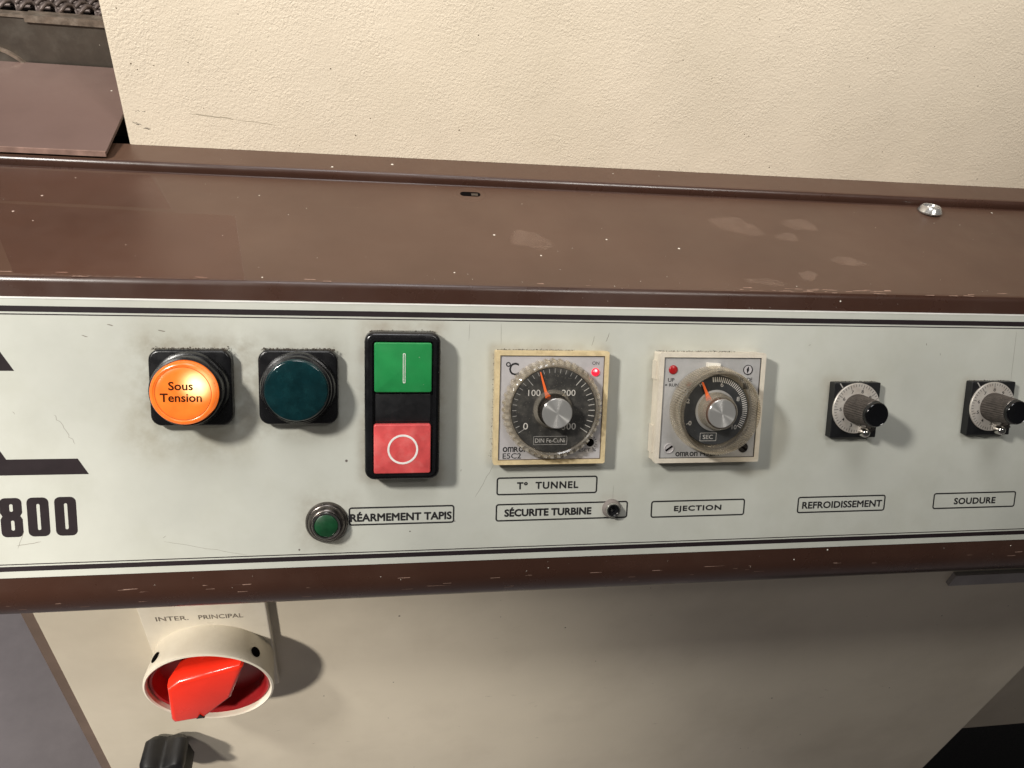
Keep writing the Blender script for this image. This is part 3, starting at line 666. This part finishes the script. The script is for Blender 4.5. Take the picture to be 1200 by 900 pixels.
# ------------------------------------------------------------------ small round reset button
t = thing('reset_button', 'small round green push button in a dark metal ring beside the word RÉARMEMENT', 'push button', None, on_panel(-66.0, -79.9, FZ), ROTP)
bm = bmesh.new(); lathe(bm, [(8.7, 0), (8.6, 0.8), (7.9, 2.0), (7.5, 2.2), (7.3, 2.9), (6.2, 4.3), (5.9, 4.4), (5.7, 3.8)], 64); link('ring_nut', bm, GUN, t, smooth=35)
bm = bmesh.new(); lathe(bm, [(5.8, 3), (5.75, 5.0), (5.5, 5.25), (4.9, 5.1), (4.75, 4.2)], 64); link('chrome_ring', bm, CHROME, t, smooth=40)
bm = bmesh.new(); lathe(bm, [(4.7, 3), (4.65, 4.8), (4.4, 5.0), (0, 5.02)], 48); link('button', bm, mat('dark_green_button', (0.006, 0.058, 0.020), 0.4, var=0.3, vscale=250), t, smooth=40)

# ------------------------------------------------------------------ socket after SECURITE TURBINE
t = thing('small_socket', 'small round metal socket in a grey collar beside the words SÉCURITE TURBINE', 'socket', None, on_panel(56.2, -77.4, FZ), ROTP)
bm = bmesh.new(); lathe(bm, [(4.3, 0), (4.25, 0.5), (3.9, 1.4), (3.5, 2.0), (2.9, 2.0)], 48); link('collar', bm, mat('dusty_grey_collar', (0.22, 0.19, 0.175), 0.5), t, smooth=40)
bm = bmesh.new(); lathe(bm, [(3.2, 0.5), (3.15, 3.1), (2.95, 3.4), (2.5, 3.35), (2.35, 2.6), (2.3, 0.9), (0, 0.8)], 48); link('barrel', bm, CHROME, t, smooth=40)
bm = bmesh.new(); lathe(bm, [(2.3, 0.8), (2.25, 2.3), (1.3, 2.1), (1.1, 1.2), (0, 1.0)], 40); link('insert', bm, BLACK, t, smooth=40)
bm = bmesh.new(); lathe(bm, [(0, 1.0), (0.5, 1.0), (0.5, 2.4), (0, 2.5)], 16, -0.5, -0.2); link('glint_peg', bm, CHROME, t, smooth=40)  # small chrome peg added for the bright glint inside the socket

# ------------------------------------------------------------------ temperature controller
def glyph_row(s_heights, x, y, h, m, parent, z, scale=1.0):
    """rounded logo letters, all one height"""
    cx = x
    for ch, w in s_heights:
        text(ch, cx, y, cx + w, y + h, m, parent, z, bold=0.035, name='logo_letter'); cx += w + 0.28
t = thing('temperature_controller', 'square yellowed controller with a 0 to 300 °C dial and a lit red ON light', 'temperature controller', None, on_panel(26.2, -31.2, FZ), ROTP)
bm = bmesh.new(); rbox(bm, 47.4, 47.4, 0, 3.4, 0.5, 0.2, n=3); link('case', bm, GOLD, t, smooth=40)
bm = bmesh.new(); frame(bm, 48.0, 48.0, 0.7, 1.9, 3.4, 6.0, n=3); link('bezel', bm, GOLD, t)
bm = bmesh.new(); frame(bm, 44.4, 44.4, 0.4, 0.35, 5.0, 5.75, n=2); link('inner_line', bm, mat('brown_gap_line', (0.10, 0.07, 0.045), 0.6), t)
bm = bmesh.new(); box(bm, -21.9, 21.9, -21.9, 21.9, 3.0, 5.3); face = link('face_plate', bm, SILVER, t)
FZ5 = 5.3
text('°', -19.6, 17.3, -17.6, 19.3, INK, face, FZ5, bold=0.01, name='degree_sign')
text('C', -18.2, 13.8, -14.2, 19.0, INK, face, FZ5, bold=0.006)
text('ON', 16.9, 18.3, 19.9, 19.7, INK, face, FZ5, bold=0.004)
glyph_row([('o', 1.9), ('m', 2.3), ('R', 1.7), ('o', 1.9), ('n', 1.7)], -20.0, -18.6, 2.1, INK, face, FZ5)
text('E5C2', -20.0, -21.5, -12.2, -19.2, INK, face, FZ5, bold=0.008)
text('RESET %', 11.0, -18.9, 20.2, -17.5, INK, face, FZ5, bold=0.004)
bm = bmesh.new(); disc(bm, 1.75, FZ5, FZ5 + 0.2, 17.4, -15.0); link('adjuster_hole', bm, DARKVOID, face)
bm = bmesh.new()
for k in range(7): bar_at(bm, 17.4, -15.0, math.radians(-60 + k * 22), 2.3, 3.1, 0.22, FZ5, FZ5 + 0.03)
link('adjuster_ticks', bm, INK, face, kind='stuff')
LED = lens_emit('lit_red_led', (1.0, 0.02, 0.05), (1.0, 0.55, 0.55), (18.3, 16.0, 6.3), 1.1, 0.95, 2.2)
bm = bmesh.new(); lathe(bm, [(1.75, 5.2), (1.75, 5.5), (1.5, 6.0), (0.9, 6.4), (0, 6.55)], 32, 18.4, 15.2); link('red_led', bm, LED, t, smooth=60)
def dial_ticks(bm, a0, a1, n, r0_, r1_, w, z, major=5, dr=1.6, cx=0, cy=0):
    for k in range(n + 1):
        a = math.radians(a0 + (a1 - a0) * k / n); mj = k % major == 0
        bar_at(bm, cx, cy, a, r0_ - (dr if mj else 0), r1_, w * (1.2 if mj else 1), z, z + 0.03)
def clear_knob(t, cx, cy, prof_, n, depth, z_lo, z_hi, mat_):
    def mod(i, n_, r, z): return 1 + (depth if (i % 4 in (0, 1)) else 0) * (1 if z_lo < z < z_hi else 0)
    bm = bmesh.new(); lathe(bm, prof_, n * 4, cx, cy, mod, closed=True); return link('clear_dial', bm, mat_, t, smooth=30)
dk = clear_knob(t, 0, 0, [(18.2, 5.6), (20.3, 5.7), (20.5, 6.2), (20.0, 9.4), (19.4, 10.6), (18.6, 11.0), (18.0, 10.6), (17.9, 6)], 40, 0.034, 6.0, 10.0, ACRYLIC)
def ribs(t, n, ra, rb, z0, z1, w, sl, m_):
    bm = bmesh.new()
    for i in range(n):
        a = 2 * PI * i / n; b_ = a + sl
        def q(rad, ang, off, z): return (rad * math.cos(ang) - off * math.sin(ang), rad * math.sin(ang) + off * math.cos(ang), z)
        A = [q(ra[0], a, -w / 2, z0), q(ra[1], a, -w / 2, z0), q(ra[1], a, w / 2, z0), q(ra[0], a, w / 2, z0)]
        B = [q(rb[0], b_, -w / 2, z1), q(rb[1], b_, -w / 2, z1), q(rb[1], b_, w / 2, z1), q(rb[0], b_, w / 2, z1)]
        add_rings(bm, [A, B])
    return link('grip_ribs', bm, m_, t, kind='stuff')
RIB = clear_mat('frosted_acrylic_rib', (0.93, 0.9, 0.84), 0.20, 0.15, (0.80, 0.76, 0.68))
ribs(t, 44, (20.0, 21.0), (18.9, 20.3), 6.2, 10.5, 1.25, 0.0, RIB)
bm = bmesh.new(); lathe(bm, [(0, 8.6), (17.7, 8.6), (17.85, 9.9), (17.7, 10.2), (0, 10.2)], 96); scale_ = link('scale_disc', bm, DIALBLACK, t, smooth=40)
bm = bmesh.new(); DZ = 10.2
dial_ticks(bm, 213, -33, 30, 15.6, 17.3, 0.16, DZ, 10, 1.9); 
tk = link('scale_ticks', bm, GREY_INK, scale_, kind='stuff')
bm = bmesh.new(); dial_ticks(bm, 49, -33, 10, 14.8, 17.4, 0.24, DZ + 0.01, 10, 1.0); link('bold_ticks', bm, DIAL_INK, scale_, kind='stuff')
text('0', -12.6, -8.0, -10.6, -5.2, DIAL_INK, scale_, DZ, bold=0.0)
text('100', -10.9, 6.0, -5.8, 8.6, DIAL_INK, scale_, DZ, bold=0.0)
text('200', 3.2, 6.0, 8.9, 8.6, DIAL_INK, scale_, DZ, bold=0.0)
text('300', 3.7, -8.2, 9.6, -5.4, DIAL_INK, scale_, DZ, bold=0.0)
text('DIN Fe-CuNi', -7.4, -13.6, 5.2, -11.8, GREY_INK, scale_, DZ, bold=-0.002)
bm = bmesh.new(); frame(bm, 14.2, 3.6, 0.2, 0.12, DZ, DZ + 0.03, -1.0, -12.7); link('scale_box', bm, GREY_INK, scale_)
bm = bmesh.new(); poly(bm, [(-5.9, 15.9), (-3.2, 8.0), (-1.4, 5.9), (-3.6, 4.4), (-4.2, 7.4), (-6.4, 16.0)], 10.5, 10.75); link('pointer', bm, ORANGE, t)
bm = bmesh.new(); lathe(bm, [(8.2, 10.3), (7.9, 11.5), (7.3, 12.6), (6.9, 12.6), (6.8, 10.3)], 64, -0.4, 0.5, closed=True); link('clear_skirt', bm, ACRYLIC, t, smooth=40)
bm = bmesh.new(); lathe(bm, [(0, 10.4), (6.3, 10.4), (6.35, 16.6), (6.15, 16.9)], 64); link('knob_body', bm, GUN, t, smooth=40)
def knobtop(t, z, r):
    bm = bmesh.new(); lathe(bm, [(r, -0.4), (r, 0.1), (r - 0.3, 0.35), (0.2, 0.35), (0, 0.34)], 96)
    o = link('knob_cap', bm, SPUN, t, smooth=30); o.location = (0, 0, z * MM); return o
knobtop(t, 16.7, 6.25)
grime(t, -23, 10, 23.5, 0.0, 3.0, 230, 0.35, 21, 0.3)
bm = bmesh.new(); rrg = random.Random(12)
for i in range(140):
    y = rrg.uniform(-23, 22); s = rrg.uniform(.1, .32); x = -23.9 - abs(rrg.gauss(0, .35)); z = rrg.uniform(0.1, 1.5)
    vs = [bm.verts.new((x + rrg.uniform(-s, s), y + rrg.uniform(-s, s), z + rrg.uniform(0, s))) for _ in range(4)]
    for f in ((0, 1, 2), (0, 1, 3), (0, 2, 3), (1, 2, 3)): bm.faces.new([vs[k] for k in f])
link('side_grime', bm, GRIME, t, kind='stuff')

# ------------------------------------------------------------------ timer
t = thing('timer', 'square ivory timer relay with deep clear ribbed dial above the EJECTION caption', 'timer', None, on_panel(95.7, -31.2, FZ), ROTP)
bm = bmesh.new(); rbox(bm, 47.4, 47.4, 0, 5.4, 0.6, 0.2, n=3); link('case', bm, IVORY, t, smooth=40)
bm = bmesh.new(); frame(bm, 47.9, 47.9, 0.8, 2.0, 5.4, 7.8, n=3); link('bezel', bm, IVORY, t)
for s0, s1 in ((-20, -8), (12, 20)):
    bm = bmesh.new(); box(bm, -24.5, -23.6, s0, s1, 0.3, 4.6); link('side_clip', bm, IVORY, t)
bm = bmesh.new(); frame(bm, 44.1, 44.1, 0.4, 0.35, 6.8, 7.45, n=2); link('inner_line', bm, mat('dark_gap_line', (0.05, 0.045, 0.04), 0.6), t)
bm = bmesh.new(); box(bm, -21.7, 21.7, -21.7, 21.7, 5.0, 7.0); face = link('face_plate', bm, SILVER2, t); F2 = 7.0
text('UP', -19.6, 11.4, -16.8, 13.0, INK, face, F2, bold=0.02)
text('× RUN', -20.8, 9.4, -14.8, 10.7, INK, face, F2, bold=0.02)
bm = bmesh.new(); lathe(bm, [(1.95, F2), (1.9, F2 + .35), (1.5, F2 + .6), (0, F2 + .7)], 32, -17.6, 16.6); link('red_light', bm, mat('unlit_red_lens', (0.36, 0.010, 0.012), 0.3), t, smooth=50)
text('MODE', 13.2, 11.6, 18.6, 13.2, INK, face, F2, bold=0.02)
bm = bmesh.new(); box(bm, 14.6, 17.3, 8.2, 10.9, F2, F2 + 0.05); link('mode_window', bm, INK, face)
bm = bmesh.new(); lathe(bm, [(2.15, F2), (2.15, F2 + 0.3), (1.9, F2 + 0.3), (1.9, F2)], 40, 16.2, 16.7, closed=True); link('mode_ring', bm, INK, face)
bm = bmesh.new(); disc(bm, 1.85, F2, F2 + 0.25, 16.2, 16.7); bs = link('mode_selector', bm, SILVER, face)
bm = bmesh.new(); poly(bm, [(15.9, 15.2), (16.6, 16.6), (16.3, 18.2), (15.5, 17.0)], F2 + 0.25, F2 + 0.4); link('mode_arrow', bm, INK, face)
for sx in (-17.4, 16.6):
    bm = bmesh.new(); lathe(bm, [(2.2, F2), (2.2, F2 + 0.35), (1.9, F2 + 0.4), (1.8, F2 + .1), (0, F2 + .1)], 40, sx, -17.6); o = link('screw', bm, GUN if sx > 0 else SILVER, face, smooth=40)
    bm = bmesh.new(); bar_at(bm, sx, -17.6, math.radians(35 if sx < 0 else -35), -1.8, 1.8, 0.75, F2 + 0.1, F2 + 0.3); link('screw_slot', bm, DARKVOID, face)
glyph_row([('o', 1.8), ('m', 2.2), ('R', 1.6), ('o', 1.8), ('n', 1.5)], -14.2, -21.2, 1.9, INK, face, F2)
text('H3BA', -2.9, -21.2, 5.8, -18.9, INK, face, F2, bold=0.006)
bm = bmesh.new(); poly(bm, [(-3.0, 19.9), (2.6, 19.6), (2.6, 18.4), (1.2, 17.2), (-1.2, 17.1), (-3.0, 18.2)], F2, F2 + 2.2); link('white_tab', bm, mat('white_plastic', (0.76, 0.72, 0.64), 0.4), t)
bm = bmesh.new(); poly(bm, [(2.7, 19.4), (5.6, 16.2), (3.0, 15.6), (1.2, 16.6)], F2, F2 + 0.6); link('tab_shadow', bm, DARKVOID, t)  # black piece shaped as the shadow the white tab casts
# deep clear dial: ribbed side, sloping in towards the black scale
def mod2(i, n_, r, z): return 1 + (0.010 if i % 2 else 0) * (1 if 8.4 < z < 18 else 0)
bm = bmesh.new(); lathe(bm, [(15.3, 7.4), (18.4, 7.6), (18.6, 8.6), (17.7, 17.6), (17.4, 18.9), (17.0, 19.4), (16.6, 19.2), (15.4, 12.8), (15.2, 8)], 160, 0, 0, mod2, closed=True)
link('clear_dial', bm, ACRYL2, t, smooth=25)
RIBF = clear_mat('fine_acrylic_rib', (0.93, 0.9, 0.84), 0.16, 0.15, (0.78, 0.74, 0.66))
ribs(t, 110, (18.3, 18.85), (17.5, 18.05), 8.8, 17.8, 0.42, 0.0, RIBF)
bm = bmesh.new(); lathe(bm, [(0, 9), (15.0, 9), (15.0, 12.3), (14.8, 12.6), (0, 12.6)], 80); sd = link('scale_ring', bm, DIALBLACK2, t, smooth=40)
bm = bmesh.new(); lathe(bm, [(0, 12.6), (8.9, 12.6), (8.9, 12.9), (8.7, 13.0), (0, 13.0)], 64); link('centre_disc', bm, mat('frosted_grey_disc', (0.27, 0.26, 0.245), 0.4), t, smooth=40)
bm = bmesh.new(); dial_ticks(bm, 98, -32, 34, 12.3, 14.4, 0.32, 12.6, 50, 0); link('bold_ticks', bm, mat('dusty_white_ticks', (0.62, 0.60, 0.56), 0.5), sd, kind='stuff')
bm = bmesh.new(); dial_ticks(bm, 205, 125, 2, 12.6, 13.9, 0.25, 12.61, 5, 0); link('scale_ticks', bm, GREY_INK, sd, kind='stuff')
for s_, x, y in (('0', -11.6, -6.3), ('2', -13.0, 3.2), ('4', -7.4, 10.4), ('6', 1.6, 10.2), ('8', 9.3, 4.0), ('10', 8.0, -8.2)):
    text(s_, x, y, x + (1.3 if len(s_) < 2 else 2.2), y + 1.9, GREY_INK, sd, 12.6, bold=0.01, name='numeral')
bm = bmesh.new(); frame(bm, 7.4, 3.6, 0.2, 0.18, 12.6, 12.66, -2.4, -11.4); link('unit_box', bm, GREY_INK, sd)
text('SEC', -4.8, -12.3, -0.2, -10.5, GREY_INK, sd, 12.6, bold=0.01)
bm = bmesh.new(); poly(bm, [(-6.6, 12.3), (-3.9, 7.3), (-2.4, 5.2), (-4.8, 4.2), (-5.3, 7.2), (-7.3, 12.3)], 13.4, 13.7); link('pointer', bm, ORANGE, t)
bm = bmesh.new(); lathe(bm, [(7.9, 13.1), (7.7, 17), (7.2, 19.0), (6.8, 19.0), (6.7, 13.1)], 64, -0.2, 0.2, closed=True); link('clear_skirt', bm, ACRYLIC, t, smooth=40)
bm = bmesh.new(); lathe(bm, [(0, 13.0), (5.9, 13.0), (6.0, 19.2), (5.9, 19.5)], 64); link('knob_body', bm, mat('dusty_red_brown_skirt', (0.20, 0.13, 0.105), 0.45), t, smooth=40)
knobtop(t, 19.3, 6.1)
grime(t, -23, 12, 23.6, 0.0, 3.0, 120, 0.35, 22, 0.26)

# ------------------------------------------------------------------ knobs with scale discs
def mini_pot(cx, cy, label, seed, rot):
    t = thing('setting_knob', label, 'control knob', 'black setting knobs with silver scale discs', on_panel(cx, cy, FZ), ROTP)
    bm = bmesh.new(); rbox(bm, 22.6, 25.2, 0, 3.9, 0.5, 0.25, n=3); link('base_block', bm, BLACK_MATT, t, smooth=40)
    bm = bmesh.new(); disc(bm, 11.5, 3.9, 4.7, 0, 1.0, 80, 0.15); d = link('scale_disc', bm, DIALMETAL, t, smooth=40)
    bm = bmesh.new()
    for k in range(50):
        mj = k % 5 == 0
        bar_at(bm, 0, 1.0, 2 * PI * k / 50 + rot, 9.0 if mj else 9.9, 11.0, 0.22 if mj else 0.2, 4.7, 4.73)
    link('scale_ticks', bm, INK, d, kind='stuff')
    for k in range(10):
        a = 2 * PI * k / 10 + rot; x = 7.9 * math.cos(a); y = 1.0 + 7.9 * math.sin(a)
        text(str((10 - k) % 10), x - 0.55, y - 0.75, x + 0.55, y + 0.75, INK, d, 4.7, bold=0.01, name='numeral')
    bm = bmesh.new(); bar_at(bm, 0, 1.0, math.radians(128), 11.8, 14.2, 0.45, 3.9, 4.0); link('index_line', bm, GREY_INK, t)
    def mod3(i, n_, r, z): return 1 + (0.035 if i % 2 else -0.02) * (1 if 5 < z < 17 else 0)
    bm = bmesh.new(); lathe(bm, [(0, 4.7), (6.6, 4.7), (6.4, 5.4), (5.7, 16.6), (5.5, 16.9)], 72, 0, 1.0, mod3); link('knob_grip', bm, KNURL, t, smooth=20)
    bm = bmesh.new(); lathe(bm, [(5.5, 16.6), (5.5, 17.6), (5.5, 18.8), (5.2, 19.4), (4.9, 19.6), (4.5, 19.4), (0, 19.35)], 64, 0, 1.0); link('knob_cap', bm, GLOSSBLACK, t, smooth=30)
    bm = bmesh.new(); lathe(bm, [(5.5, 16.9), (5.7, 17.1), (5.7, 17.4), (5.5, 17.5)], 64, 0, 1.0, closed=True); link('cap_ring', bm, GUN, t, smooth=40)
    bm = bmesh.new(); lathe(bm, [(2.1, 3.9), (2.1, 7.0), (1.7, 8.0), (0.9, 8.5), (0, 8.6)], 32, 4.0, -9.8); link('lock_lever', bm, CHROME, t, smooth=60)
    bm = bmesh.new(); bar_at(bm, 4.0, -9.8, math.radians(35), 0.3, 4.4, 2.2, 4.8, 7.6); link('lever_arm', bm, GUN, t)
    grime(t, -10, 9, 12.5, 0.0, 2.5, 45, 0.3, seed, 0.24)
    return t
mini_pot(166.9, -33.2, 'black knurled knob on a silver scale disc above the REFROIDISSEMENT caption', 31, 0.05)
mini_pot(236.2, -32.7, 'black knurled knob above the SOUDURE caption, cut by the right picture edge', 32, 0.33)

# ------------------------------------------------------------------ main rotary switch
SX, SZ = far(-127.2, -183.5)
t = thing('main_switch', 'cream rotary main switch marked INTER. PRINCIPAL with a bright red handle', 'rotary switch', None, on_cab(SX, SZ, YC), ROTC); t.scale = (K, K, K)
bm = bmesh.new(); rbox(bm, 58.0, 83, 0, 4.2, 1.5, 1.0, 0, 11.5, n=4); link('mounting_plate', bm, SW_CREAM, t, smooth=40)
FADE = mat('faded_engraving', (0.20, 0.165, 0.13), 0.6, var=0.6, vscale=300)
text('INTER.', -22.0, 33.8, -7.5, 37.2, FADE, t, 4.2, bold=0.012)
text('PRINCIPAL', -2.8, 33.8, 17.5, 37.2, FADE, t, 4.2, bold=0.012)
bm = bmesh.new(); lathe(bm, [(28.8, 4.0), (29.2, 9), (30.5, 19.5), (30.3, 20.8), (29.4, 21.2), (28.7, 20.6), (28.5, 17.5), (28.5, 8.0), (0, 8.0)], 96); link('guard_ring', bm, SW_CREAM, t, smooth=35)
bm = bmesh.new(); lathe(bm, [(28.35, 8.2), (28.35, 18.2), (27.6, 18.9), (26.6, 18.4), (24.5, 10.5), (0, 10.5)], 96); link('red_collar', bm, RED_DARK, t, smooth=35)
for (a, tilt_) in ((40, 0), (140, 0)):
    ar = math.radians(a); bm = bmesh.new(); lathe(bm, [(2.6, -1.5), (2.6, 0.3), (0, 0.3)], 32)
    o = link('padlock_hole', bm, DARKVOID, t, smooth=40)
    nrm = Vector((math.cos(ar), math.sin(ar), -0.12)).normalized()
    o.rotation_euler = nrm.to_track_quat('Z', 'Y').to_euler(); o.location = Vector((29.98 * math.cos(ar), 29.98 * math.sin(ar), 14.3)) * MM
# handle: chunky bevelled grip, turned towards lower left
H = [(-18.6, -13.5, 29.5), (-17.6, -15.6, 29.8), (-3.6, -14.5, 29.0), (11.2, -0.5, 26.5), (18.6, 21.0, 24.0), (17.4, 22.3, 23.8), (-11.0, 16.2, 26.0), (-16.4, 12.8, 28.0)]
Hc = (sum(p[0] for p in H) / len(H), sum(p[1] for p in H) / len(H))
def hs(k, dz, f=1.0, dx=0, dy=0): return [(Hc[0] + (x - Hc[0]) * k + dx, Hc[1] + (y - Hc[1]) * k + dy, z * f + dz) for x, y, z in H]
bm = bmesh.new(); add_rings(bm, [[(x, y, 10.4) for x, y, z in hs(0.86, 0, 1, 1.5, -1.0)], hs(1.0, -6.0), hs(0.998, -3.6), hs(0.985, -2.0), hs(0.955, -0.9), hs(0.91, -0.25), hs(0.85, 0.0)])
link('handle', bm, RED_GLOSS, t, smooth=42)
bm = bmesh.new(); poly(bm, [(-6.5, -13.2), (-2.5, -12.6), (-4.5, -9.6)], 28.6, 29.25); link('pointer_mark', bm, INK, t)

# ------------------------------------------------------------------ black star knob under it
t = thing('clamp_knob', 'black fluted clamp knob on the cream cabinet below the red switch', 'knob', None, on_cab(*far(-163.5, -273.5), YC), ROTC); t.scale = (K * .84, K * .84, K * 1.1)
bm = bmesh.new()
def star(i, n_, r, z): return 1 + 0.24 * math.cos(4 * 2 * PI * i / n_ + 2.9)
lathe(bm, [(0, 2.0), (11, 2.0), (14.2, 5.0), (14.6, 16), (13.8, 18.6), (11.5, 20.0), (6, 20.6), (0, 20.6)], 100, 0, 0, star); link('grip', bm, BLACK_MATT, t, smooth=35)
bm = bmesh.new(); lathe(bm, [(0, 0), (4.0, 0), (3.8, 7.5), (0, 7.5)], 40); link('stem', bm, BLACK, t, smooth=40)
